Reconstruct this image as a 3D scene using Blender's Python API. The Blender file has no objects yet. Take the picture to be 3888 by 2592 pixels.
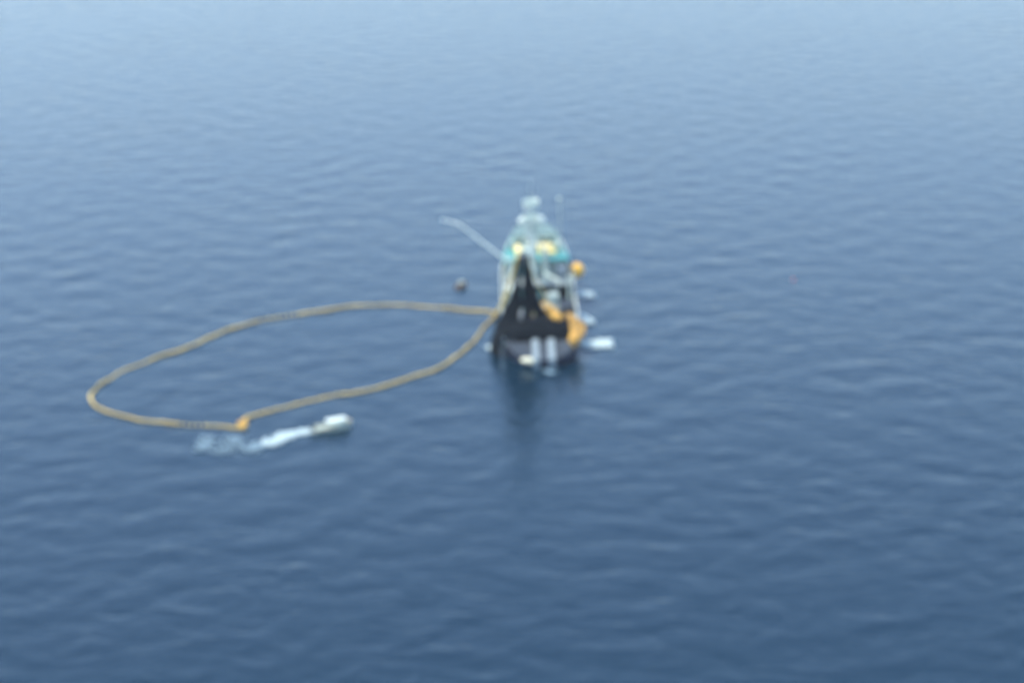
import bpy, bmesh, math, random
import numpy as np
from mathutils import Vector, Matrix

random.seed(7)
S = bpy.context.scene
C = S.collection
R = math.radians

# ------------------------------------------------------------------ camera
CAM_H = 107.0
PITCH = 19.0
FPX = 8000.0            # focal length in photograph pixels
cam = bpy.data.cameras.new('camera')
cam.sensor_width = 22.2
cam.lens = FPX / 3888.0 * 22.2
cam.clip_start = 0.5
cam.clip_end = 30000
cam.dof.use_dof = True              # the photograph is focused far too near
cam.dof.focus_distance = 1.85
cam.dof.aperture_fstop = 5.6
camo = bpy.data.objects.new('camera', cam)
C.objects.link(camo)
camo.location = (0, 0, CAM_H)
camo.rotation_euler = (R(90 - PITCH), 0, 0)
S.camera = camo

# ------------------------------------------------------------------ world and sun
SUN_EL, SUN_AZ = 64.0, -85.0        # azimuth clockwise from +Y (ahead of the camera), slightly left
w = bpy.data.worlds.new('World')
S.world = w
w.use_nodes = True
nt = w.node_tree
nt.nodes.clear()
sky = nt.nodes.new('ShaderNodeTexSky')
sky.sky_type = 'NISHITA'
sky.sun_disc = False
sky.sun_elevation = R(SUN_EL)
sky.sun_rotation = R(SUN_AZ)
sky.air_density = 1.05
sky.dust_density = 0.6
sky.ozone_density = 3.0
bg = nt.nodes.new('ShaderNodeBackground')
bg.inputs['Strength'].default_value = 0.15
out = nt.nodes.new('ShaderNodeOutputWorld')
nt.links.new(sky.outputs[0], bg.inputs[0])
nt.links.new(bg.outputs[0], out.inputs[0])

sl = bpy.data.lights.new('sun', 'SUN')
sl.energy = 1.9
sl.angle = R(18)
sl.color = (1.0, 0.95, 0.80)
so = bpy.data.objects.new('sun', sl)
C.objects.link(so)
az, el = R(SUN_AZ), R(SUN_EL)
d = Vector((math.sin(az) * math.cos(el), math.cos(az) * math.cos(el), math.sin(el)))
so.rotation_euler = d.to_track_quat('Z', 'Y').to_euler()
so.location = (0, 0, 200)

S.view_settings.view_transform = 'Standard'
S.view_settings.look = 'None'
S.view_settings.exposure = 1.40
S.view_settings.gamma = 1.0
S.cycles.use_denoising = True
S.cycles.max_bounces = 8
S.cycles.volume_bounces = 0

# ------------------------------------------------------------------ materials
def mat(name, col, rough=0.5, var=0.12, scale=1.5, metal=0.0, spec=0.5):
    m = bpy.data.materials.new(name)
    m.use_nodes = True
    t = m.node_tree
    b = t.nodes['Principled BSDF']
    tc = t.nodes.new('ShaderNodeTexCoord')
    n = t.nodes.new('ShaderNodeTexNoise')
    n.inputs['Scale'].default_value = scale
    n.inputs['Detail'].default_value = 5
    t.links.new(tc.outputs['Object'], n.inputs['Vector'])
    r = t.nodes.new('ShaderNodeValToRGB')
    r.color_ramp.elements[0].position = 0.3
    r.color_ramp.elements[1].position = 0.7
    r.color_ramp.elements[0].color = [c * (1 - var) for c in col] + [1]
    r.color_ramp.elements[1].color = [min(1, c * (1 + var)) for c in col] + [1]
    t.links.new(n.outputs['Fac'], r.inputs['Fac'])
    t.links.new(r.outputs['Color'], b.inputs['Base Color'])
    b.inputs['Roughness'].default_value = rough
    b.inputs['Metallic'].default_value = metal
    b.inputs['Specular IOR Level'].default_value = spec
    return m

M = dict(
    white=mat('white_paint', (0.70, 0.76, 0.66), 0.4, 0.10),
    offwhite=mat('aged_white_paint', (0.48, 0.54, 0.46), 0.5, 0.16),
    hullblue=mat('slate_blue_hull_paint', (0.022, 0.027, 0.05), 0.45, 0.25),
    ramp=mat('ramp_steel', (0.03, 0.042, 0.055), 0.5, 0.35, 0.6),
    rail=mat('pale_skid_paint', (0.23, 0.28, 0.29), 0.45, 0.12),
    cream=mat('cream_paint', (0.78, 0.74, 0.52), 0.5, 0.08),
    teal=mat('teal_deck_paint', (0.035, 0.29, 0.28), 0.6, 0.18),
    tealdark=mat('sea_green_paint', (0.05, 0.20, 0.20), 0.6, 0.2),
    seagreen=mat('pale_sea_green_paint', (0.13, 0.20, 0.18), 0.6, 0.2),
    deck=mat('grey_green_deck', (0.26, 0.30, 0.29), 0.7, 0.25),
    grey=mat('grey_machinery', (0.24, 0.27, 0.27), 0.55, 0.25),
    dark=mat('dark_machinery', (0.03, 0.035, 0.04), 0.5, 0.3),
    glass=mat('window_glass', (0.02, 0.03, 0.04), 0.1, 0.1),
    net=mat('black_netting', (0.005, 0.007, 0.009), 0.95, 0.5, 3.0, spec=0.1),
    cork=mat('yellow_cork_floats', (0.72, 0.40, 0.08), 0.65, 0.5, 0.9),
    corkwet=mat('weathered_cork_floats', (0.78, 0.55, 0.15), 0.6, 0.3, 0.3),
    rope=mat('tan_rope', (0.30, 0.24, 0.15), 0.8, 0.2),
    yellow=mat('yellow_cover', (0.86, 0.68, 0.26), 0.5, 0.1),
    orange=mat('orange_plastic', (0.95, 0.50, 0.06), 0.4, 0.06),
    red=mat('red_plastic', (0.80, 0.13, 0.06), 0.4, 0.05),
    foam=mat('sea_foam', (0.52, 0.62, 0.60), 0.9, 0.05),
    paleblue=mat('thin_sea_foam', (0.24, 0.34, 0.38), 0.8, 0.1),
    tan=mat('tan_fender', (0.48, 0.38, 0.22), 0.7, 0.15),
    brown=mat('weathered_brown', (0.13, 0.10, 0.08), 0.8, 0.25),
    skin=mat('skin', (0.42, 0.26, 0.18), 0.6, 0.05),
    navy=mat('navy_cloth', (0.03, 0.04, 0.07), 0.9, 0.1),
    olive=mat('olive_cloth', (0.22, 0.23, 0.09), 0.9, 0.1),
    palecloth=mat('pale_cloth', (0.62, 0.64, 0.60), 0.9, 0.06),
)

# ------------------------------------------------------------------ mesh helpers
class MB:
    def __init__(s):
        s.bm = bmesh.new()
    def box(s, c, size, rot=None, bevel=0.0):
        r = bmesh.ops.create_cube(s.bm, size=1.0)
        vs = r['verts']
        m = Matrix.Translation(Vector(c)) @ (rot.to_4x4() if rot else Matrix.Identity(4)) @ Matrix.Diagonal((*size, 1))
        bmesh.ops.transform(s.bm, matrix=m, verts=vs)
        if bevel:
            es = list({e for v in vs for e in v.link_edges})
            bmesh.ops.bevel(s.bm, geom=es, offset=bevel, segments=2, affect='EDGES', profile=0.5)
        return s
    def tube(s, a, b, r1, r2=None, seg=10):
        a, b = Vector(a), Vector(b)
        r2 = r1 if r2 is None else r2
        d = b - a
        q = d.to_track_quat('Z', 'Y').to_matrix().to_4x4()
        bmesh.ops.create_cone(s.bm, cap_ends=True, segments=seg, radius1=r1, radius2=r2, depth=d.length,
                              matrix=Matrix.Translation((a + b) / 2) @ q)
        return s
    def path(s, pts, r, seg=8):
        for a, b in zip(pts[:-1], pts[1:]):
            s.tube(a, b, r, seg=seg)
        return s
    def ball(s, c, r, sc=(1, 1, 1), sub=2, rot=None):
        m = Matrix.Translation(Vector(c)) @ (rot.to_4x4() if rot else Matrix.Identity(4)) @ Matrix.Diagonal((*sc, 1))
        bmesh.ops.create_icosphere(s.bm, subdivisions=sub, radius=r, matrix=m)
        return s
    def poly(s, verts, faces):
        vs = [s.bm.verts.new(v) for v in verts]
        for f in faces:
            s.bm.faces.new([vs[i] for i in f])
        return s
    def prism(s, outline, z0, z1):
        n = len(outline)
        vb = [s.bm.verts.new((x, y, z0(x, y) if callable(z0) else z0)) for x, y in outline]
        vt = [s.bm.verts.new((x, y, z1(x, y) if callable(z1) else z1)) for x, y in outline]
        s.bm.faces.new(vt)
        s.bm.faces.new(vb[::-1])
        for i in range(n):
            j = (i + 1) % n
            s.bm.faces.new((vb[i], vb[j], vt[j], vt[i]))
        return s
    def build(s, name, m, parent=None, smooth=False, label=None):
        bmesh.ops.recalc_face_normals(s.bm, faces=s.bm.faces)
        me = bpy.data.meshes.new(name)
        s.bm.to_mesh(me)
        s.bm.free()
        me.materials.append(m)
        if smooth:
            for p in me.polygons:
                p.use_smooth = True
        o = bpy.data.objects.new(name, me)
        C.objects.link(o)
        if parent:
            o.parent = parent
        if label:
            o['label'] = label
        return o

def tag(o, label, cat, group=None, kind=None):
    o['label'] = label
    if cat: o['category'] = cat
    if group: o['group'] = group
    if kind: o['kind'] = kind
    return o

def empty(name, loc=(0, 0, 0), rot=(0, 0, 0)):
    o = bpy.data.objects.new(name, None)
    o.empty_display_size = 0.3
    o.location = loc
    o.rotation_euler = rot
    C.objects.link(o)
    return o

def copy_tree(o, parent=None):
    c = o.copy()
    C.objects.link(c)
    if parent: c.parent = parent
    for ch in [x for x in list(S.objects) if x.parent == o]:
        copy_tree(ch, c)
    return c

def at(col, row, z=0.0):
    """sea position seen at a photograph pixel"""
    p = R(PITCH)
    u, v = (col - 1944) / FPX, -(row - 1296) / FPX
    dx, dy, dz = u, math.cos(p) + v * math.sin(p), -math.sin(p) + v * math.cos(p)
    t = (z - CAM_H) / dz
    return Vector((dx * t, dy * t, z))

# ------------------------------------------------------------------ the sea
def build_sea():
    def axis(lo, hi, step, far_lo, far_hi):
        core = list(np.arange(lo, hi + 1e-6, step))
        a, s_ = [], step
        x = lo
        while x > far_lo:
            s_ *= 1.18; x -= s_; a.append(max(x, far_lo))
        b, s_ = [], step
        x = hi
        while x < far_hi:
            s_ *= 1.18; x += s_; b.append(min(x, far_hi))
        return np.array(a[::-1] + core + b)
    xs = axis(-190, 190, 0.75, -9000, 9000)
    ys = axis(165, 720, 0.9, -9000, 9000)
    X, Y = np.meshgrid(xs, ys)
    rng = np.random.default_rng(11)
    Z = np.zeros_like(X)
    dist = np.maximum(np.maximum(np.abs(X) - 190, 0), np.maximum(np.maximum(165 - Y, Y - 720), 0))
    fade = np.exp(-dist / 40.0)
    n = 110
    lams = np.exp(rng.uniform(np.log(2.2), np.log(11), n))
    for lam in lams:
        th = R(-90 + 14) + rng.normal(0, 1.2)
        k = 2 * math.pi / lam
        sl_ = 0.024 * math.sqrt(2.0 / n) * (1.15 if lam < 11 else 0.75)
        A = sl_ / k
        ph = k * (X * math.cos(th) + Y * math.sin(th)) + rng.uniform(0, 6.283)
        Z += A * np.sin(ph)
    Z *= fade
    # shelter: calmer right around the working vessel
    ny, nx = X.shape
    co = np.stack([X.ravel(), Y.ravel(), Z.ravel()], 1).astype(np.float32)
    i = np.arange(nx * ny).reshape(ny, nx)
    q = np.stack([i[:-1, :-1], i[:-1, 1:], i[1:, 1:], i[1:, :-1]], -1).reshape(-1, 4).astype(np.int32)
    me = bpy.data.meshes.new('sea_water')
    me.vertices.add(len(co)); me.vertices.foreach_set('co', co.ravel())
    me.loops.add(q.size); me.loops.foreach_set('vertex_index', q.ravel())
    me.polygons.add(len(q))
    me.polygons.foreach_set('loop_start', np.arange(0, q.size, 4, dtype=np.int32))
    me.polygons.foreach_set('loop_total', np.full(len(q), 4, dtype=np.int32))
    me.update()
    me.polygons.foreach_set('use_smooth', np.ones(len(q), dtype=bool))
    m = bpy.data.materials.new('sea_water')
    m.use_nodes = True
    t = m.node_tree
    b = t.nodes['Principled BSDF']
    b.inputs['Base Color'].default_value = (0.0006, 0.0145, 0.028, 1)
    b.inputs['Roughness'].default_value = 0.12
    b.inputs['IOR'].default_value = 1.333
    tc = t.nodes.new('ShaderNodeTexCoord')
    mp = t.nodes.new('ShaderNodeMapping')
    mp.inputs['Rotation'].default_value = (0, 0, R(14))
    mp.inputs['Scale'].default_value = (0.8, 1.2, 1)
    n1 = t.nodes.new('ShaderNodeTexNoise'); n1.inputs['Scale'].default_value = 1.0; n1.inputs['Detail'].default_value = 4
    n1.inputs['Roughness'].default_value = 0.6
    bp = t.nodes.new('ShaderNodeBump'); bp.inputs['Strength'].default_value = 1.0; bp.inputs['Distance'].default_value = 0.075
    t.links.new(tc.outputs['Object'], mp.inputs['Vector'])
    t.links.new(mp.outputs[0], n1.inputs['Vector'])
    t.links.new(n1.outputs['Fac'], bp.inputs['Height'])
    # broader, irregular chop whose strength changes in wind patches
    n2 = t.nodes.new('ShaderNodeTexNoise'); n2.inputs['Scale'].default_value = 0.26; n2.inputs['Detail'].default_value = 2.5
    n2.inputs['Distortion'].default_value = 0.6
    n3 = t.nodes.new('ShaderNodeTexNoise'); n3.inputs['Scale'].default_value = 0.018; n3.inputs['Detail'].default_value = 2
    mr = t.nodes.new('ShaderNodeMapRange')
    mr.inputs['From Min'].default_value = 0.3; mr.inputs['From Max'].default_value = 0.7
    mr.inputs['To Min'].default_value = 0.55; mr.inputs['To Max'].default_value = 1.0
    bp2 = t.nodes.new('ShaderNodeBump'); bp2.inputs['Distance'].default_value = 0.27
    t.links.new(mp.outputs[0], n2.inputs['Vector']); t.links.new(tc.outputs['Object'], n3.inputs['Vector'])
    t.links.new(n3.outputs['Fac'], mr.inputs['Value']); t.links.new(mr.outputs[0], bp2.inputs['Strength'])
    t.links.new(n2.outputs['Fac'], bp2.inputs['Height']); t.links.new(bp.outputs[0], bp2.inputs['Normal'])
    t.links.new(bp2.outputs[0], b.inputs['Normal'])
    me.materials.append(m)
    o = bpy.data.objects.new('sea', me)
    C.objects.link(o)
    o['kind'] = 'structure'
    o['label'] = 'rippled deep blue open sea'
build_sea()

# ------------------------------------------------------------------ the fishing vessel
SHIP_LOC = Vector((4.75, 298.5, 0))
SHIP_ROT = (0, R(-2.2), R(1.0))
SM = Matrix.Translation(SHIP_LOC) @ Matrix.Rotation(SHIP_ROT[2], 4, 'Z') @ Matrix.Rotation(SHIP_ROT[1], 4, 'Y')
def on_ship(name, p, rz=0.0):
    """an Empty standing at ship position p, turned with the ship"""
    e = empty(name)
    loc = SM @ Vector(p)
    e.location = loc
    e.rotation_euler = (0, SHIP_ROT[1], SHIP_ROT[2] + rz)
    return e

def half_beam(y):
    if y < 7: return 5.9 * math.sqrt(max(0.0, 1 - ((7 - y) / 7.0) ** 2)) * 0.97 + 0.03
    if y < 32: return 5.75 + 0.2 * math.sin((y - 7) / 25 * math.pi)
    t = (y - 32) / 28.0
    return 5.75 * max(0.0, 1 - t ** 1.55)
def sheer(y):
    if y < 5: return 1.0 + (2.5 - 1.0) * (y / 5.0)
    if y < 25: return 2.6
    if y < 27: return 2.6 + (y - 25) / 2 * 2.4
    return 5.0 + max(0, (y - 42)) ** 1.6 * 0.015

ship = empty('fishing_vessel', SHIP_LOC, SHIP_ROT)
tag(ship, 'large white and teal purse seine fishing vessel seen from astern, hauling its net', 'fishing vessel')

ys = [0.02, .15, .4, .8, 1.3, 2, 3, 4, 5, 6, 7.2, 9, 12, 16, 20, 24.9, 25.1, 26, 27, 30, 34, 38, 42, 46, 50, 53, 56, 58, 59.3, 59.9]
# hull: loft of cross-sections
mb = MB()
secs = []
for y in ys:
    b_, zt = half_beam(y), sheer(y)
    flare = 0.0 if y < 30 else (y - 30) / 30
    wl = b_ * (1 - 0.35 * flare) * (0.93 if y < 10 else 1)
    yo = y - (0 if y < 50 else -0.0)
    pts = [(-b_, yo, zt), (-wl, yo + (0.25 if y < 7 else 0), 0.0), (-wl * .8, yo + (1.0 if y < 7 else 0), -2.0), (0, yo + (1.6 if y < 7 else 0), -3.4),
           (wl * .8, yo + (1.0 if y < 7 else 0), -2.0), (wl, yo + (0.25 if y < 7 else 0), 0.0), (b_, yo, zt)]
    secs.append([mb.bm.verts.new(p) for p in pts])
for A, B in zip(secs[:-1], secs[1:]):
    for i in range(6):
        mb.bm.faces.new((A[i], A[i + 1], B[i + 1], B[i]))
mb.bm.faces.new(secs[0][::-1]); mb.bm.faces.new(secs[-1])
hull = mb.build('hull', M['hullblue'], ship, smooth=False, label='dark blue black hull with rounded stern')
# white upper strake along the hull sides, proud of the hull
mb = MB()
for sgn in (-1, 1):
    prev = None
    for y in ys[9:]:
        b_, zt = half_beam(y) + 0.06, sheer(y)
        cur = [mb.bm.verts.new((sgn * b_, y, zt + (1.0 if y > 8 else 0.4))), mb.bm.verts.new((sgn * b_, y, zt - 1.1)),
               mb.bm.verts.new((sgn * (b_ - 0.18), y, zt - 1.1)), mb.bm.verts.new((sgn * (b_ - 0.18), y, zt + (1.0 if y > 8 else 0.4)))]
        if prev:
            for i in range(4):
                j = (i + 1) % 4
                mb.bm.faces.new((prev[i], prev[j], cur[j], cur[i]))
        else:
            mb.bm.faces.new(cur)
        prev = cur
    mb.bm.faces.new(prev)
mb.build('bulwark', M['white'], ship, label='white painted bulwark along both rails')
# decks
def outline(y0, y1, inset, n=26):
    a = [y0 + (y1 - y0) * i / n for i in range(n + 1)]
    return [(half_beam(y) - inset, y) for y in a] + [(-(half_beam(y) - inset), y) for y in a[::-1]]
mb = MB(); mb.prism(outline(5.4, 24.9, 0.25), 2.45, 2.63); mb.build('working_deck', M['deck'], ship)
mb = MB(); mb.prism([p for p in outline(45, 59, 0.25)], lambda x, y: sheer(y) - .1, lambda x, y: sheer(y) + .05); mb.build('foredeck', M['teal'], ship)
# stern ramp sheet
mb = MB()
rows = []
for y in [0.25, .5, .9, 1.5, 2.2, 3, 4, 5.0]:
    b_ = half_beam(y) - 0.12
    z = sheer(y) + 0.05
    rows.append([mb.bm.verts.new((b_ * k / 6, y, z - 0.12 * (1 - (k / 6) ** 2))) for k in range(-6, 7)])
for A, B in zip(rows[:-1], rows[1:]):
    for i in range(12):
        mb.bm.faces.new((A[i], A[i + 1], B[i + 1], B[i]))
mb.build('stern_ramp', M['ramp'], ship, smooth=True, label='sloping blue grey stern ramp')
mb = MB(); mb.path([(half_beam(y) * s_, y, sheer(y) + .12) for s_, y in
        [(-1, 5), (-1, 3.5), (-1, 2.2), (-1, 1.3), (-1, .6), (-1, .2), (-1, .05), (1, .05), (1, .2), (1, .6), (1, 1.3), (1, 2.2), (1, 3.5), (1, 5)]], 0.11)
mb.build('stern_rim', M['ramp'], ship)
for x in (-1.05, 1.35):
    mb = MB()
    mb.poly([(x + dx, y, sheer(y) + dz) for y in (-0.12, 5.2) for dx, dz in ((-.5, -.3), (.5, -.3), (.5, .42), (-.5, .42))],
            [(0, 1, 2, 3), (7, 6, 5, 4), (0, 4, 5, 1), (1, 5, 6, 2), (2, 6, 7, 3), (3, 7, 4, 0)])
    mb.box((x, 0.02, 0.45), (1.0, .3, 1.4), bevel=.04)
    mb.build('skiff_skid', M['rail'], ship, label='pale skid rail running down the stern ramp')
mb = MB()
mb.ball((-2.25, .55, 1.05), 1.0, (1.3, .5, .5), 3, Matrix.Rotation(R(-26), 3, 'Z'))
mb.build('stern_fender', M['cream'], ship, smooth=True, label='cream fender at the port quarter of the stern')
mb = MB()
mb.ball((3.4, 1.7, 1.5), 0.8, (1.1, .45, .35), 3, Matrix.Rotation(R(30), 3, 'Z'))
mb.build('stern_fender', M['ramp'], ship, smooth=True, label='grey fender at the starboard quarter of the stern')

# deckhouse
H0, H1 = 31.0, 45.0
def house_outline(y0, y1, inset, r=3.0):
    ptsR = [(half_beam(y) - inset, y) for y in np.linspace(y0, y1 - r, 8)]
    front = [(( half_beam(y1 - r) - inset) * math.cos(a), y1 - r + r * 1.3 * math.sin(a)) for a in np.linspace(0, math.pi, 12)][1:-1]
    return ptsR + front + [(-x, y) for x, y in ptsR[::-1]]
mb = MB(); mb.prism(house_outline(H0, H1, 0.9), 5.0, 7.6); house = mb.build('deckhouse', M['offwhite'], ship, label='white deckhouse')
for x in (-3.6, -1.4, 2.4, 4.0):
    w_ = MB(); w_.box((x, H0 - 0.03, 6.5), (0.7, .06, 0.6), bevel=.02); w_.build('window', M['glass'], house)
for x in (-2.6, 1.2):
    w_ = MB(); w_.box((x, H0 - 0.04, 6.05), (0.85, .08, 1.95), bevel=.02); w_.build('door', M['tealdark'], house)
mb = MB(); mb.prism(house_outline(H0 - 1.0, H1 + 0.6, 0.35), 7.6, 7.8); bd = mb.build('boat_deck', M['teal'], ship, label='teal painted upper deck')
# front house with rounded bridge
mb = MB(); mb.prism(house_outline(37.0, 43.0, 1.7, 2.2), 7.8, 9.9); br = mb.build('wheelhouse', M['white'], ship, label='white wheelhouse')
for x in (-2.6, -1.3, 1.3, 2.6):
    w_ = MB(); w_.box((x, 36.97, 9.1), (0.8, .06, 0.6), bevel=.02); w_.build('window', M['glass'], br)
mb = MB(); mb.prism(house_outline(36.6, 43.6, 1.45, 2.2), 9.9, 10.05); mb.build('wheelhouse_roof', M['seagreen'], ship, label='pale sea green wheelhouse roof')
# dim aft house on starboard, stairs and lockers
mb = MB(); mb.box((4.2, 28.6, 6.0), (1.7, 2.6, 2.0), bevel=.06); mb.build('deck_locker', M['grey'], ship)
mb = MB(); mb.tube((3.9, 35.0, 7.8), (3.9, 35.0, 9.2), .6, .5, 16); mb.tube((3.9, 35.0, 9.2), (3.9, 34.7, 9.5), .5, .45, 16); mb.build('funnel', M['offwhite'], ship)
def railing(P, lab):
    mb = MB(); mb.path(P, .045, 6); mb.path([(p[0], p[1], p[2] - .45) for p in P], .03, 6)
    for p in P: mb.tube(p, (p[0], p[1], p[2] - .95), .04, seg=6)
    mb.build('railing', M['white'], ship, label=lab)
for sgn, lab in ((-1, 'white railing on the port side of the upper deck'), (1, 'white railing on the starboard side of the upper deck')):
    railing([(sgn * (half_beam(y) - .75), y, 8.75) for y in np.linspace(H0 - .8, 42, 9)], lab)
railing([(-5.0, H0 - .9, 8.75), (-3.6, H0 - .9, 8.75), (-2.2, H0 - .9, 8.75)], 'short white railing facing the stern')
railing([(.6, H0 - .9, 8.75), (2.1, H0 - .9, 8.75), (3.5, H0 - .9, 8.75), (5.0, H0 - .9, 8.75)], 'longer white railing facing the stern')
mb = MB(); mb.prism(outline(25.3, 32.5, 0.3), 4.9, 5.06); mb.build('middle_deck', M['deck'], ship)
mb = MB()
for sx in (-.4, .4): mb.tube((2.9 + sx, 24.6, 2.7), (2.9 + sx, 26.4, 5.1), .06, seg=6)
for k in range(9): mb.box((2.9, 24.7 + k * .2, 2.85 + k * .27), (.8, .16, .05))
mb.build('stairway', M['white'], ship)

for x, y, sx, sy, h_, mm in ((-3.9, 37.9, .8, 1.4, .9, 'grey'), (-1.2, 33.2, 1.1, 1.0, 1.0, 'white')):
    mb = MB(); mb.box((x, y, 7.8 + h_ / 2), (sx, sy, h_), bevel=.08); mb.box((x, y, 7.85 + h_), (sx + .12, sy + .12, .08)); mb.build('deck_box', M[mm], ship)
for x, y in ((-3.2, 40.0), (3.1, 39.5)):
    mb = MB(); mb.tube((x, y, 7.8), (x, y, 9.0), .2, seg=10); mb.tube((x, y, 9.0), (x, y - .4, 9.3), .26, .38, 10); mb.build('ventilator', M['white'], ship)
# ------ mast
MX, MY = -0.5, 29.5
mast = MB()
mast.tube((MX, MY, 5), (MX, MY, 12.6), .68, .52, 16)
mast.tube((MX, MY, 12.6), (MX, MY, 17.2), .4, .2, 16)
mast.box((MX, MY, 10.6), (1.6, 1.3, .14)); mast.box((MX, MY, 13.2), (1.9, .35, .3), bevel=.05)
mast = mast.build('mast', M['white'], ship, label='tall white mast')
mb = MB()   # lattice legs of the tripod
mb.tube((MX - 1.9, MY + 3.2, 7.8), (MX - .2, MY + .2, 14.8), .20, .15, 10)
mb.tube((MX + 1.9, MY + 3.2, 7.8), (MX + .2, MY + .2, 14.8), .20, .15, 10)
mb.tube((MX - 1.3, MY + 2.1, 10.4), (MX + 1.3, MY + 2.1, 10.4), .1); mb.tube((MX - .8, MY + 1.2, 12.6), (MX + .8, MY + 1.2, 12.6), .1)
mb.build('mast_stay_leg', M['white'], mast)
def tub(z, r, h, name, lab):
    m_ = MB()
    n = 24
    ro, ri = [], []
    for zz, rr in ((z, r * .86), (z + h, r)):
        ro.append([m_.bm.verts.new((MX + rr * math.cos(a * 2 * math.pi / n), MY + .9 * rr * math.sin(a * 2 * math.pi / n), zz)) for a in range(n)])
        ri.append([m_.bm.verts.new((MX + (rr - .08) * math.cos(a * 2 * math.pi / n), MY + .9 * (rr - .08) * math.sin(a * 2 * math.pi / n), zz + (.08 if zz == z else 0))) for a in range(n)])
    for i in range(n):
        j = (i + 1) % n
        m_.bm.faces.new((ro[0][i], ro[0][j], ro[1][j], ro[1][i])); m_.bm.faces.new((ri[0][j], ri[0][i], ri[1][i], ri[1][j]))
        m_.bm.faces.new((ro[1][i], ro[1][j], ri[1][j], ri[1][i]))
    m_.bm.faces.new(ro[0][::-1]); m_.bm.faces.new(ri[0])
    return m_.build(name, M['white'], mast, label=lab)
tub(14.2, 1.75, 1.2, 'crows_nest', 'wider lower crow\'s nest')
tub(16.7, 1.35, 1.3, 'crows_nest', 'smaller upper crow\'s nest')
mb = MB(); mb.tube((MX, MY, 15.6), (MX, MY, 16.2), .25); mb.box((MX, MY - .2, 15.7), (2.4, .22, .2), bevel=.05); mb.build('radar', M['white'], mast)
mb = MB(); mb.ball((MX - 1.55, MY - .9, 14.9), .62, sub=3); mb.build('radome', M['white'], mast, smooth=True)
mb = MB(); mb.ball((MX + 1.55, MY - .9, 15.0), .68, sub=3); mb.build('radome', M['white'], mast, smooth=True)
mb = MB(); mb.tube((MX, MY, 17.0), (MX - .1, MY, 21.6), .07, .03, 6); mb.tube((MX, MY, 18.4), (MX + .75, MY, 18.4), .04, seg=6); mb.tube((MX + .7, MY, 18.3), (MX + .75, MY, 20.0), .05, .02, 6); mb.build('antenna', M['offwhite'], mast)
# main boom running aft to the power block
BT = Vector((-2.35, 11.2, 14.6))
mb = MB()
a0 = Vector((MX + .1, MY - .8, 8.2))
mb.tube(a0, BT + Vector((0, -.4, .5)), .36, .22, 12)
mb.tube((MX, MY, 7.6), a0 + Vector((0, -.2, .1)), .4, .35, 10)
mb.build('main_boom', M['offwhite'], ship, label='long white boom angled aft over the working deck')
mb = MB(); mb.path([(MX, MY, 15.2), tuple(BT + Vector((0, 0, .5)))], .045, 6); mb.path([(MX + .3, MY, 13.8), tuple((a0 + BT) / 2 + Vector((0, 0, .3)))], .045, 6)
mb.build('topping_lift', M['grey'], ship)
# port outrigger boom with a hooked end
mb = MB()
p0, p1, p2 = Vector((-4.3, 30.5, 7.4)), Vector((-12.3, 32.0, 13.9)), Vector((-15.1, 32.5, 14.7))
mb.tube(p0, p1, .23, .18, 10); mb.tube(p1, p2, .18, .12, 10); mb.ball(p1, .22); mb.tube((-4.3, 30.5, 5.0), (-4.3, 30.5, 8.2), .5, .45, 12)
mb.build('outrigger_boom', M['white'], ship, label='white boom reaching out over the port side')
mb = MB(); mb.path([tuple(p1), (MX, MY, 14.2)], .03, 6); mb.build('boom_stay', M['grey'], ship)
mb = MB(); mb.path([(MX, MY, 16.5), (0.0, 58.5, 5.8)], .035, 6); mb.build('forestay', M['grey'], ship)
for sx in (-5.4, 5.4):
    mb = MB(); mb.path([(MX, MY, 14.0), (sx, 24.5, 3.6)], .035, 6); mb.build('shroud', M['grey'], ship)
# starboard whip mast with light
mb = MB(); mb.tube((3.9, 32.5, 7.8), (4.2, 32.5, 17.0), .10, .07, 8); wm = mb.build('pole_mast', M['offwhite'], ship, label='thin pole mast on the starboard side')
mb = MB(); mb.ball((4.2, 32.5, 17.3), .36, sub=3); mb.build('radome', M['offwhite'], wm, smooth=True)
# starboard cargo boom and king post
mb = MB(); mb.tube((1.4, 27.2, 5.0), (1.4, 27.2, 10.8), .5, .38, 12); mb.tube((1.4, 27, 6.4), (3.6, 17, 8.0), .30, .2, 10); mb.build('cargo_boom', M['offwhite'], ship, label='shorter cargo boom beside the mast')
# winch, deck gear
winch = MB(); winch.box((-1.2, 23.2, 2.95), (3.4, 2.4, .6), bevel=.08)
winch.tube((-3.0, 23.2, 3.9), (0.6, 23.2, 3.9), .38, seg=16)
winch = winch.build('purse_winch', M['grey'], ship)
for x in (-2.7, -1.2, 0.3):
    mb = MB(); mb.tube((x - .12, 23.2, 3.9), (x + .12, 23.2, 3.9), .95, seg=20); mb.build('drum_flange', M['tealdark'], winch)
for i, (x, y, r, z, mm) in enumerate([(-2.4, 16.5, .75, 3.0, 'tealdark'), (-2.3, 19.6, .8, 3.0, 'grey')]):
    mb = MB(); mb.tube((x, y, 2.6), (x, y, 3.9), r, r * .9, 16); mb.ball((x, y, 3.9), r * .9, (1, 1, .35), 2); mb.build('deck_hatch', M[mm], ship)
mb = MB(); mb.box((2.3, 22.6, 3.5), (2.0, 2.2, 1.8), bevel=.12); mb.build('gear_locker', M['offwhite'], ship)
mb = MB(); mb.box((1.4, 18.6, 3.15), (1.7, 3.2, 1.1), bevel=.12); mb.build('gear_locker', M['offwhite'], ship)
mb = MB(); mb.tube((5.0, 24.2, 2.6), (5.0, 24.2, 6.8), .28, .22, 10); mb.tube((5.0, 24.2, 6.6), (5.3, 21.2, 7.2), .2, .14, 8); mb.build('davit', M['offwhite'], ship)
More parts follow.
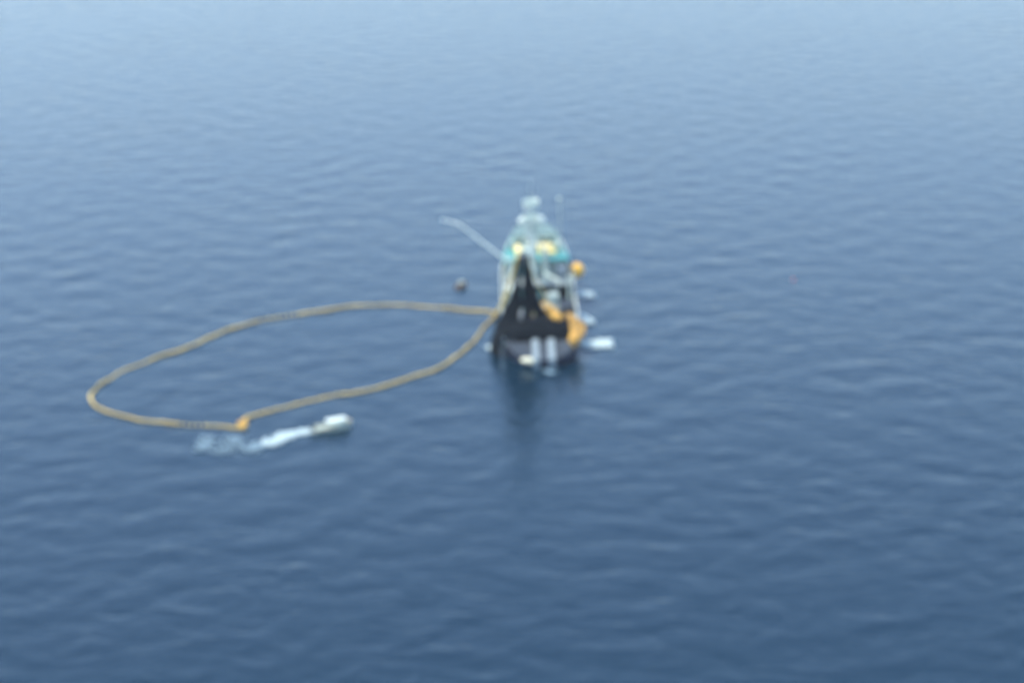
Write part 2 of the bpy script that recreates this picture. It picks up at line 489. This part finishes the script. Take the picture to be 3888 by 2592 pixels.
mb = MB(); mb.box((-4.7, 22.3, 4.2), (1.5, 3.4, 3.1), bevel=.1); mb.build('gear_locker', M['offwhite'], ship)
mb = MB(); mb.box((-4.7, 17.4, 3.4), (1.1, 2.2, 1.6), bevel=.1); mb.build('gear_locker', M['cream'], ship, label='cream locker by the port rail')
mb = MB(); mb.box((4.4, 19.0, 3.4), (2.2, 2.8, 1.5), bevel=.2); mb.tube((3.3, 17.4, 3.4), (5.4, 17.4, 3.4), .7); mb.build('ring_stripper', M['dark'], ship)

# power block: hangs under the boom
pb = on_ship('power_block', BT + Vector((0, -.4, -.2)))
tag(pb, 'grey power block hanging from the boom end with the net over it', 'power block')
mb = MB(); mb.tube((-.42, 0, -.3), (.42, 0, -.3), .62, seg=20); mb.build('sheave', M['dark'], pb)
for sx in (-.5, .5):
    mb = MB(); mb.tube((sx - .06, 0, -.3), (sx + .06, 0, -.3), .85, seg=20); mb.build('side_plate', M['grey'], pb)
mb = MB(); mb.box((0, 0, .55), (1.1, .25, .18)); mb.box((-.5, 0, .2), (.14, .25, .8)); mb.box((.5, 0, .2), (.14, .25, .8)); mb.build('yoke', M['grey'], pb)

# ------------------------------------------------------------------ net
def sheet(edgeA, edgeB, nu, nv, sag, rough, seed, name, parent, thick=.12):
    """net panel between two 3-D polylines (lists of Vectors in ship space)"""
    rnd = random.Random(seed)
    def samp(P, t):
        t = t * (len(P) - 1); i = min(int(t), len(P) - 2); f = t - i
        return P[i].lerp(P[i + 1], f)
    mb = MB(); g = []
    for i in range(nu + 1):
        u = i / nu; row = []
        a, b = samp(edgeA, u), samp(edgeB, u)
        for j in range(nv + 1):
            v = j / nv
            p = a.lerp(b, v)
            p.y -= sag * math.sin(math.pi * v) * u
            p += Vector((rnd.uniform(-1, 1), rnd.uniform(-1, 1) + 1.4 * math.sin(v * 25 + u * 2), rnd.uniform(-1, 1))) * rough * (0.25 + u)
            row.append(mb.bm.verts.new(p))
        g.append(row)
    for i in range(nu):
        for j in range(nv):
            mb.bm.faces.new((g[i][j], g[i][j + 1], g[i + 1][j + 1], g[i + 1][j]))
    o = mb.build(name, M['net'], parent, smooth=True)
    s_ = o.modifiers.new('thickness', 'SOLIDIFY'); s_.thickness = thick
    return o
V = Vector
top = BT + V((0, -.4, 0))
hn = empty('hanging_net', SHIP_LOC, SHIP_ROT)
tag(hn, 'black net hanging from the boom end down over the port rail', 'fishing net')
# port wing: outer edge falls outboard into the sea, inner edge to the pile
sheet([top + V((-.6, 0, 0)), V((-3.55, 10.8, 10.6)), V((-4.6, 10.6, 7.9)), V((-6.5, 9.6, 4.6)), V((-7.5, 8.8, 2.4)), V((-8.2, 8.0, -.8))],
      [top + V((-.05, 0, 0)), V((-2.95, 10.5, 10.5)), V((-2.75, 10.3, 6.9)), V((-3.2, 8.5, 4.3)), V((-6.05, 4.8, 3.2)), V((-6.6, 4.2, -.6))], 34, 26, .3, .06, 3, 'net_panel', hn)
sheet([top + V((.05, 0, 0)), V((-2.45, 10.5, 10.5)), V((-2.75, 10.3, 6.9)), V((-2.4, 8.6, 4.4))],
      [top + V((.75, 0, 0)), V((-1.0, 10.9, 10.5)), V((-0.35, 11.0, 7.9)), V((1.0, 11.4, 4.2))], 26, 22, .3, .06, 4, 'net_panel', hn)
# pile on deck
def pile(name, cx, cy, rx, ry, h, base, m, seed, n=34, flat=.45):
    rnd = random.Random(seed)
    mb = MB(); g = []
    for i in range(n + 1):
        row = []
        for j in range(n + 1):
            u, v = 2 * i / n - 1, 2 * j / n - 1
            e = max(abs(u), abs(v)); rr = (abs(u) ** 4 + abs(v) ** 4) ** .25
            z = h * (max(0, 1 - rr ** 4) ** flat)
            z *= 0.86 + .16 * math.sin(u * 5 + seed) * math.cos(v * 4 + seed) + rnd.uniform(-.05, .05)
            row.append(mb.bm.verts.new((cx + u * rx, cy + v * ry, base + max(0, z))))
        g.append(row)
    for i in range(n):
        for j in range(n):
            mb.bm.faces.new((g[i][j], g[i + 1][j], g[i + 1][j + 1], g[i][j + 1]))
    ring = [g[i][0] for i in range(n)] + [g[n][j] for j in range(n)] + [g[i][n] for i in range(n, 0, -1)] + [g[0][j] for j in range(n, 0, -1)]
    mb.bm.faces.new(ring[::-1])
    return mb
np_ = on_ship('net_pile', (-0.6, 10.2, 2.63))
tag(np_, 'broad heap of black netting stacked across the aft working deck', 'net pile')
mb = pile('', 0, 0, 5.1, 5.3, 2.6, 0, None, 2); mb.build('netting', M['net'], np_, smooth=True)
# cork heap: crescent of floats along starboard
def cork_mesh(mb, p, d, r, L):
    q = d.to_track_quat('Z', 'Y').to_matrix().to_4x4()
    bmesh.ops.create_cone(mb.bm, cap_ends=True, segments=8, radius1=r, radius2=r, depth=L, matrix=Matrix.Translation(p) @ q)
cp = on_ship('cork_pile', (4.6, 8.6, 2.63))
tag(cp, 'crescent heap of yellow cork floats along the starboard rail beside the black net', 'float pile')
mb = MB()
P = [V((.1, -5.3, .2)), V((.75, -3.4, .7)), V((1.0, -1.2, 1.0)), V((.85, 1.2, 1.1)), V((0.4, 3.6, .9)), V((-.2, 6.2, .7))]
def bez(P, t):
    t = t * (len(P) - 1); i = min(int(t), len(P) - 2); f = t - i
    a, b, c, d_ = P[max(i - 1, 0)], P[i], P[i + 1], P[min(i + 2, len(P) - 1)]
    return 0.5 * ((2 * b) + (c - a) * f + (2 * a - 5 * b + 4 * c - d_) * f * f + (3 * b - a - 3 * c + d_) * f ** 3)
for k in range(620):
    t = random.random()
    c = bez(P, t)
    wdt = .85 * (0.75 + .45 * math.sin(math.pi * min(1, t * 1.15))) * (1 if t < .55 else 1 - (t - .55) * 1.1)
    o_ = V((random.uniform(-1, 1) * wdt, random.uniform(-.4, .4), 0))
    o_.z = random.uniform(-.9, .35) * (1 - min(1, abs(o_.x / wdt)) ** 2 * .8)
    cork_mesh(mb, c + o_, V((random.uniform(-1, 1), random.uniform(-1, 1), random.uniform(-.5, .5))).normalized(), .16, .26)
mb.build('floats', M['cork'], cp)
for k, off in enumerate((-.45, .25)):
    mb = MB(); mb.path([bez(P, t / 24) + V((off + .25 * math.sin(t * .9 + k), 0, .42 - abs(off) * .5)) for t in range(25)], .09, 6); mb.build('rope', M['brown'], cp)
cp2 = on_ship('cork_pile', (1.6, 12.4, 4.75))
tag(cp2, 'small clump of yellow cork floats on top of the black net beside mid deck', 'float pile')
mb = MB()
for k in range(260):
    t = random.random()
    c = V((-.5 + 1.5 * t, 2.4 - 6.6 * t, .3))
    o_ = V((random.gauss(0, .34), random.gauss(0, .5), random.uniform(-.3, .35)))
    cork_mesh(mb, c + o_, V((random.uniform(-1, 1), random.uniform(-1, 1), random.uniform(-.5, .5))).normalized(), .16, .26)
mb.build('floats', M['cork'], cp2)
# float string coming down from the block to that clump
fs = empty('float_string', SHIP_LOC, SHIP_ROT)
tag(fs, 'thin string of tan floats sloping from the boom end to the deck', 'float line')
P = [top + V((.6, 0, -.2)), V((-.9, 12.2, 11.2)), V((.9, 12.2, 7.4)), V((1.6, 11.6, 5.0))]
mb = MB()
for k in range(46):
    t = k / 45; p = bez(P, t); q = bez(P, min(1, t + .01)); d_ = (q - p if t < .99 else p - bez(P, .98)).normalized()
    cork_mesh(mb, p, d_, .10, .22)
mb.build('floats', M['corkwet'], fs)
mb = MB(); mb.path([bez(P, k / 30) for k in range(31)], .03, 6); mb.build('rope', M['rope'], fs)

# ------------------------------------------------------------------ things on the vessel
# life raft canister / covered boats
def raft(p, s_, rz, lab, mm='yellow'):
    e = on_ship('covered_boat', p, rz)
    tag(e, lab, 'small boat', 'yellow covered boats on the upper deck')
    mb = MB()
    n = 14; prev = None
    for i in range(n + 1):
        t = i / n; y = (t - .5) * 2.9 * s_
        b_ = .62 * s_ * (1 - abs(2 * t - 1) ** 3) ** .6 + .02
        cur = [mb.bm.verts.new((b_ * math.cos(a) , y, .42 * s_ + (.42 * s_ if math.sin(a) < 0 else .5 * s_) * math.sin(a))) for a in np.linspace(0, 2 * math.pi, 17)[:-1]]
        if prev:
            for k in range(16):
                j = (k + 1) % 16
                mb.bm.faces.new((prev[k], prev[j], cur[j], cur[k]))
        else: mb.bm.faces.new(cur[::-1])
        prev = cur
    mb.bm.faces.new(prev)
    mb.build('cover', M[mm], e, smooth=True)
    for yy in (-.8, .8):
        mb = MB(); mb.box((0, yy * s_, .1), (1.3 * s_, .2, .22), bevel=.03); mb.build('cradle', M['white'], e)
    return e
raft((-2.65, 34.2, 7.8), 1.3, R(10), 'round yellow covered boat on the teal deck, to the left of the mast')
raft((.95, 35.0, 7.8), 1.6, R(70), 'larger pale yellow covered boat on the teal deck right of the mast')
e = raft((2.0, 32.9, 7.8), 1.0, R(80), 'small yellow covered boat tucked behind the larger one right of the mast')
# orange buoy on the starboard rail
ob = on_ship('buoy', (6.6, 31.2, 5.5))
tag(ob, 'big round orange buoy hanging outside the starboard rail of the vessel', 'buoy')
mb = MB(); mb.ball((0, 0, 0), 1.25, sub=3); mb.build('float_body', M['orange'], ob, smooth=True)
mb = MB(); mb.tube((0, 0, .94), (0, 0, 1.15), .12, .08); mb.path([(0, 0, 1.12), (-1.0, 0, 1.3)], .03, 6); mb.build('lashing', M['rope'], ob)
yb = on_ship('buoy', (4.7, 27.9, 5.4))
tag(yb, 'small yellow buoy by the starboard rail, below the big orange one', 'buoy')
mb = MB(); mb.ball((0, 0, -.05), .42, (1, 1, 1.1), 3); mb.build('float_body', M['yellow'], yb, smooth=True)
mb = MB(); mb.tube((0, 0, .38), (0, 0, .5), .09); mb.build('lashing', M['rope'], yb)

def person(name, p, rz, shirt, trousers, lab, hat=None, lean=.25):
    e = on_ship(name, p, rz)
    tag(e, lab, 'person')
    J = {'pel': (0, 0, .95), 'wst': (0, .04, 1.1), 'chs': (0, .04 + lean * .3, 1.35), 'nck': (0, .05 + lean * .45, 1.5), 'hd': (0, .08 + lean * .5, 1.6), 'hd2': (0, .08 + lean * .52, 1.74),
         'hL': (-.1, 0, .9), 'kL': (-.16, .1, .5), 'aL': (-.18, 0, .08), 'tL': (-.19, .17, .04),
         'hR': (.1, 0, .9), 'kR': (.15, .06, .5), 'aR': (.17, -.12, .08), 'tR': (.19, .05, .04),
         'sL': (-.19, .05 + lean * .4, 1.43), 'eL': (-.3, .22 + lean * .3, 1.2), 'wL': (-.2, .45 + lean * .3, 1.1), 'fL': (-.17, .53 + lean * .3, 1.09),
         'sR': (.19, .05 + lean * .4, 1.43), 'eR': (.32, .2 + lean * .3, 1.18), 'wR': (.22, .42 + lean * .3, 1.0), 'fR': (.2, .5 + lean * .3, .98)}
    Rr = {'pel': .15, 'wst': .13, 'chs': .155, 'nck': .06, 'hd': .095, 'hd2': .085, 'hL': .1, 'hR': .1, 'kL': .065, 'kR': .065, 'aL': .045, 'aR': .045, 'tL': .035, 'tR': .035,
          'sL': .075, 'sR': .075, 'eL': .05, 'eR': .05, 'wL': .035, 'wR': .035, 'fL': .03, 'fR': .03}
    E = [('pel', 'wst'), ('wst', 'chs'), ('chs', 'nck'), ('nck', 'hd'), ('hd', 'hd2'), ('pel', 'hL'), ('hL', 'kL'), ('kL', 'aL'), ('aL', 'tL'), ('pel', 'hR'), ('hR', 'kR'), ('kR', 'aR'), ('aR', 'tR'),
         ('chs', 'sL'), ('sL', 'eL'), ('eL', 'wL'), ('wL', 'fL'), ('chs', 'sR'), ('sR', 'eR'), ('eR', 'wR'), ('wR', 'fR')]
    def skin(nm, keys, edges, scale, m_):
        idx = {k: i for i, k in enumerate(keys)}
        me = bpy.data.meshes.new(nm)
        me.from_pydata([J[k] for k in keys], [(idx[a], idx[b]) for a, b in edges], [])
        o = bpy.data.objects.new(nm, me); C.objects.link(o); o.parent = e
        me.materials.append(m_)
        o.modifiers.new('skin', 'SKIN')
        for k, v in zip(keys, me.skin_vertices[0].data):
            v.radius = (Rr[k] * scale, Rr[k] * scale)
            v.use_root = (k == keys[0])
        sb = o.modifiers.new('sub', 'SUBSURF'); sb.levels = sb.render_levels = 1
        return o
    skin('body', list(J), E, 1.0, M['skin'])
    skin('shirt', ['wst', 'pel', 'chs', 'sL', 'sR', 'eL', 'eR'], [('pel', 'wst'), ('wst', 'chs'), ('chs', 'sL'), ('chs', 'sR'), ('sL', 'eL'), ('sR', 'eR')], 1.14, M[shirt])
    skin('trousers', ['pel', 'hL', 'hR', 'kL', 'kR', 'aL', 'aR'], [('pel', 'hL'), ('pel', 'hR'), ('hL', 'kL'), ('hR', 'kR'), ('kL', 'aL'), ('kR', 'aR')], 1.16, M[trousers])
    mb = MB(); mb.ball((0, .09 + lean * .52, 1.75), .135, (1, 1.12, .85), 2); mb.ball((0, .18 + lean * .52, 1.72), .1, (1, 1.1, .18), 2); mb.build('hard_hat', M[hat or shirt], e, smooth=True)
person('person', (-3.1, 8.2, 4.95), R(200), 'palecloth', 'palecloth', 'crew member in pale clothes standing on the left of the black net pile', 'white')
person('person', (-1.1, 7.2, 4.8), R(150), 'olive', 'navy', 'crew member in dull yellow green shirt standing on the black net pile', 'olive')

# ------------------------------------------------------------------ cork line on the sea
D = 3888 / 2352.0
pts = [(1142, 722), (1110, 717), (1090, 715), (1040, 709), (980, 704), (900, 702), (800, 706), (730, 715), (660, 727), (600, 738), (540, 754), (490, 772), (440, 795), (380, 817),
       (330, 835), (280, 852), (245, 875), (222, 893), (205, 915), (215, 932), (250, 947), (300, 960), (360, 970), (420, 977), (480, 981), (530, 984), (556, 984), (566, 976),
       (562, 966), (590, 952), (650, 937), (720, 920), (800, 905), (870, 890), (920, 875), (980, 858), (1020, 840), (1060, 811), (1090, 781), (1115, 752), (1137, 727)]
G = [at(x * D, y * D) for x, y in pts]
G = [V((p.x, p.y, .06)) for p in G]
tt = SM @ (top + V((-.75, 0, -.1))); g1 = G[-1]
up = [g1.lerp(tt, f) + V((0, 0, -1.2 * math.sin(math.pi * f))) for f in (.25, .5, .75)] + [tt]
path = []
rn = random.Random(5)
def dense(Gs, step):
    L = [bez(Gs, k / 4000 * 1.0) for k in range(4001)]
    out_, acc = [L[0]], 0
    for a, b in zip(L[:-1], L[1:]):
        acc += (b - a).length
        if acc >= step: out_.append(b); acc = 0
    return out_
sea_pts = dense(G, .42)
for i, p in enumerate(sea_pts):       # the line snakes a little on the waves
    p.x += .12 * math.sin(i * .21) + .07 * math.sin(i * .57 + 1); p.y += .25 * math.sin(i * .13 + 2) + .14 * math.sin(i * .37)
air_pts = dense([sea_pts[-1]] + up, .3)
cl = empty('cork_line', G[0])
tag(cl, 'long loop of tan yellow floats lying on the sea left of the vessel', 'float line')
base = G[0]
def local(p): return p - base
cyl = MB(); bmesh.ops.create_cone(cyl.bm, cap_ends=True, segments=12, radius1=.175, radius2=.175, depth=.32)
bmesh.ops.bevel(cyl.bm, geom=[e_ for e_ in cyl.bm.edges if abs(e_.verts[0].co.z - e_.verts[1].co.z) < 1e-5], offset=.04, segments=1, affect='EDGES')
proto = cyl.build('cork', M['corkwet'], cl)
allp = [(p, (q - p).normalized(), i) for i, (p, q) in enumerate(zip(sea_pts[:-1], sea_pts[1:]))]
# a stretch where the floats are dipped under
seq = []
for p, d_, i in allp:
    f = i / len(allp)
    seq.append((p, d_))
gaps = [(1062, 1209, 3.2), (366, 1472, .9), (725, 1617, 1.6), (1490, 1168, 1.2)]
near = sorted(range(len(seq)), key=lambda k: seq[k][0].length)[:100]
nearset = set(near)
first = True
rest = MB()
for k, (p, d_) in enumerate(seq):
    dd = (d_ + V((rn.uniform(-.2, .2), rn.uniform(-.2, .2), rn.uniform(-.08, .08)))).normalized()
    zz = rn.uniform(-.04, .05)
    # gaps where waves wash over the line
    col = (p.x / p.y * FPX * math.cos(R(PITCH)) )
    dip = .12 if (math.sin(k * .05) > .86) else 0.0
    for gc, gr, gl in gaps:
        if k % 2 and (Vector((p.x, p.y, 0)) - at(gc, gr)).length < gl: dip = .5
    pos = local(p) + V((0, 0, zz + .1 - dip))
    if k in nearset:
        o = proto if first else proto.copy()
        if not first:
            C.objects.link(o); o.parent = cl
        first = False
        o.location = pos
        o.rotation_euler = dd.to_track_quat('Z', 'Y').to_euler()
    else:
        q = dd.to_track_quat('Z', 'Y').to_matrix().to_4x4()
        bmesh.ops.create_cone(rest.bm, cap_ends=True, segments=8, radius1=.175, radius2=.175, depth=.32, matrix=Matrix.Translation(pos) @ q)
for p, q_ in zip(air_pts[:-1], air_pts[1:]):
    q = (q_ - p).to_track_quat('Z', 'Y').to_matrix().to_4x4()
    bmesh.ops.create_cone(rest.bm, cap_ends=True, segments=8, radius1=.27, radius2=.27, depth=.26, matrix=Matrix.Translation(local(p)) @ q)
ro = rest.build('corks', M['corkwet'], cl); ro['kind'] = 'stuff'
mb = MB(); mb.path([local(p) + V((0, 0, .02)) for p in sea_pts[::2]] + [local(p) for p in air_pts[::2]], .045, 6)
mb.build('float_rope', M['rope'], cl)
# bundle of floats where the loop closes near the skiff
bl = at(553 * D, 976 * D)
bf = empty('float_bundle', (bl.x, bl.y, 0))
tag(bf, 'bright yellow bunched floats at the near corner of the float loop', 'float bundle')
mb = MB()
for k in range(17):
    cork_mesh(mb, V((random.gauss(.1, .38), random.gauss(0, .8), random.uniform(.05, .45))), V((random.uniform(-1, 1), random.uniform(-1, 1), random.uniform(-.5, .5))).normalized(), .2, .34)
mb.build('floats', M['cork'], bf)
mb = MB(); mb.path([(-.5, -.8, .15), (.1, 0, .3), (.5, .9, .15)], .05, 6); mb.build('rope', M['rope'], bf)

# ------------------------------------------------------------------ small white work boat with its wake
a_, b_ = at(1192, 1640), at(1334, 1616)
hd = b_ - a_
ang = math.atan2(hd.y, hd.x)
L = hd.length
mid = (a_ + b_) / 2
sk = empty('work_boat', (mid.x, mid.y, 0), (0, 0, ang))
tag(sk, 'small white work boat with a white canopy speeding off with a foaming wake', 'boat')
def boat_hull(L, B, Hh, inner, m, parent, lift=.25):
    mb = MB(); n = 18; secs = []
    for i in range(n + 1):
        t = i / n; x = (t - .5) * L
        bb = B / 2 * (1 if t < .55 else math.sqrt(max(0.0004, 1 - ((t - .55) / .45) ** 2.2))) * (.9 + .1 * min(1, t * 3))
        zt = Hh + lift * max(0, t - .5) ** 2 * 4
        secs.append([mb.bm.verts.new(q) for q in ((x, -bb, zt), (x, -bb * .86, .05), (x, 0, -.35 + .5 * max(0, t - .7)), (x, bb * .86, .05), (x, bb, zt), (x, bb * .86 - .02, zt), (x, bb * .72, inner), (x, -bb * .72, inner), (x, -bb * .86 + .02, zt))])
    for A, Bq in zip(secs[:-1], secs[1:]):
        for k in range(9):
            j = (k + 1) % 9
            mb.bm.faces.new((A[k], A[j], Bq[j], Bq[k]))
    mb.bm.faces.new(secs[0][::-1]); mb.bm.faces.new(secs[-1])
    return mb.build('hull', m, parent, smooth=False)
boat_hull(L, 1.9, .6, .3, M['offwhite'], sk)
cab = MB(); cab.box((.6, 0, 1.3), (2.9, 1.55, .12), bevel=.05); cab.ball((.6, 0, 1.33), 1.0, (1.4, .76, .12), 3); cab = cab.build('canopy', M['white'], sk)
for x in (-.7, 1.9):
    for y in (-.68, .68):
        mb = MB(); mb.tube((x, y, .4), (x, y, 1.26), .045, seg=8); mb.build('canopy_post', M['grey'], sk)
mb = MB(); mb.box((1.0, 0, .65), (.8, .7, .75), bevel=.08); mb.build('console', M['white'], sk)
mb = MB(); mb.ball((L / 2 - .25, 0, .85), .32, (.8, 1.4, .7), 2); mb.build('bow_fender', M['tan'], sk, smooth=True)
mb = MB(); mb.box((-L / 2 - .15, 0, .75), (.5, .5, .7), bevel=.1); mb.box((-L / 2 - .2, 0, .15), (.2, .15, .8)); mb.build('outboard_motor', M['dark'], sk)
mb = MB()
mb.path([(-L / 2 - .02, -.9, .58), (L * .1, -.95, .6)], .08, 8); mb.path([(-L / 2 - .02, .9, .58), (L * .1, .95, .6)], .08, 8); mb.path([(-L / 2 - .02, -.9, .58), (-L / 2 - .02, .9, .58)], .08, 8)
mb.build('rub_rail', M['tan'], sk)

def foam(name, strokes, lab, m='foam', seed=1, cat='foam', kind=None):
    """strokes: (x0,row0, x1,row1, half width m, blobs, blob radius) in sea space"""
    rnd = random.Random(seed)
    first = at(strokes[0][0], strokes[0][1])
    mb = MB()
    for (x0, r0, x1, r1, hw, n, br) in strokes:
        A, B = at(x0, r0), at(x1, r1)
        dv = (B - A); nl = max(dv.length, .01)
        nn = V((-dv.y, dv.x, 0)) / nl
        for k in range(n):
            t = rnd.random(); c = A.lerp(B, t) + nn * max(-1.15, min(1.15, rnd.gauss(0, .55))) * hw + V((rnd.gauss(0, .12), rnd.gauss(0, .12), 0))
            r = br * rnd.uniform(.35, 1.25)
            mb.ball(V((c.x - first.x, c.y - first.y, .12 + rnd.uniform(0, .1))), r, (rnd.uniform(.8, 1.5), rnd.uniform(.8, 1.8), .45), 1, Matrix.Rotation(rnd.uniform(0, 3), 3, 'Z'))
    o = mb.build(name, M[m], None, smooth=True)
    o.location = (first.x, first.y, 0)
    return tag(o, lab, cat, kind=kind)
foam('wake_foam', [(1185, 1638, 1100, 1650, .8, 330, .18), (1100, 1650, 1010, 1692, 1.2, 380, .18)],
     'bright white foam streak straight behind the small white boat', seed=3)
foam('wake_foam', [(1000, 1692, 930, 1712, 1.4, 170, .15)],
     'faint foam patch nearest the end of the bright white streak', 'paleblue', seed=4)
foam('wake_foam', [(905, 1658, 845, 1728, 1.6, 220, .15)],
     'faint slanting foam patch below the bunched yellow floats', 'paleblue', seed=14)
foam('wake_foam', [(790, 1660, 770, 1715, 1.2, 190, .15)],
     'faintest patch of thin foam at the far left end of the wake', 'paleblue', seed=15)
foam('discharge_foam', [(2210, 1312, 2320, 1308, 1.2, 420, .25), (2265, 1300, 2320, 1300, 1.3, 120, .25)], 'longest white foam patch at the starboard side of the vessel, nearest the stern', seed=5)
foam('discharge_foam', [(2204, 1216, 2236, 1212, 1.8, 260, .3)], 'small white foam patch at the starboard side, the middle of three', seed=6)
foam('discharge_foam', [(2195, 1122, 2248, 1119, 1.2, 230, .3)], 'white foam patch farthest forward along the starboard side of the vessel', seed=7)
foam('discharge_foam', [(1852, 1320, 1882, 1324, 1.0, 45, .22)], 'small faint foam patch on the port side of the vessel near the hanging net', seed=8)
foam('discharge_foam', [(2060, 1414, 2115, 1420, .9, 35, .17)], 'thin foam under the stern of the vessel', 'paleblue', seed=9)

# ------------------------------------------------------------------ small dinghy off the port side and red buoy
p = at(1750, 1090)
dg = empty('dinghy', (p.x, p.y, 0), (0, 0, R(65)))
tag(dg, 'tiny dull brown dinghy with pale cover drifting left of the large vessel', 'boat')
boat_hull(2.9, 1.5, .5, .25, M['brown'], dg)
mb = MB(); mb.ball((.35, .05, .75), .55, (1.2, .9, .55), 3); mb.build('cover', M['offwhite'], dg, smooth=True)
mb = MB(); mb.tube((-.2, 0, .3), (-.3, 0, 1.5), .04); mb.build('pole', M['tan'], dg)
p = at(3012, 1064)
rb = empty('buoy', (p.x, p.y, 0))
tag(rb, 'tiny red buoy alone on open water far to the right of the vessel', 'buoy')
mb = MB(); mb.ball((0, 0, .1), .18, (1, 1, .95), 3); mb.build('float_body', M['red'], rb, smooth=True)
mb = MB(); mb.tube((0, 0, .28), (0, 0, .5), .05, .03); mb.build('handle', M['red'], rb)

# ------------------------------------------------------------------ haze
mb = MB()
mb.box((0, 0, (110 - 2.5) / 2), (18200, 18200, 112.5))
hz = mb.build('haze', mat('haze_tmp', (1, 1, 1)), None)
hm = bpy.data.materials.new('haze')
hm.use_nodes = True
t = hm.node_tree; t.nodes.clear()
pv = t.nodes.new('ShaderNodeVolumePrincipled')
pv.inputs['Color'].default_value = (0.80, 0.88, 0.95, 1)
pv.inputs['Density'].default_value = 0.0001
pv.inputs['Anisotropy'].default_value = 0.1
oo = t.nodes.new('ShaderNodeOutputMaterial')
t.links.new(pv.outputs[0], oo.inputs['Volume'])
hz.data.materials[0] = hm
hz['kind'] = 'stuff'
hz['label'] = 'thin pale blue sea haze'
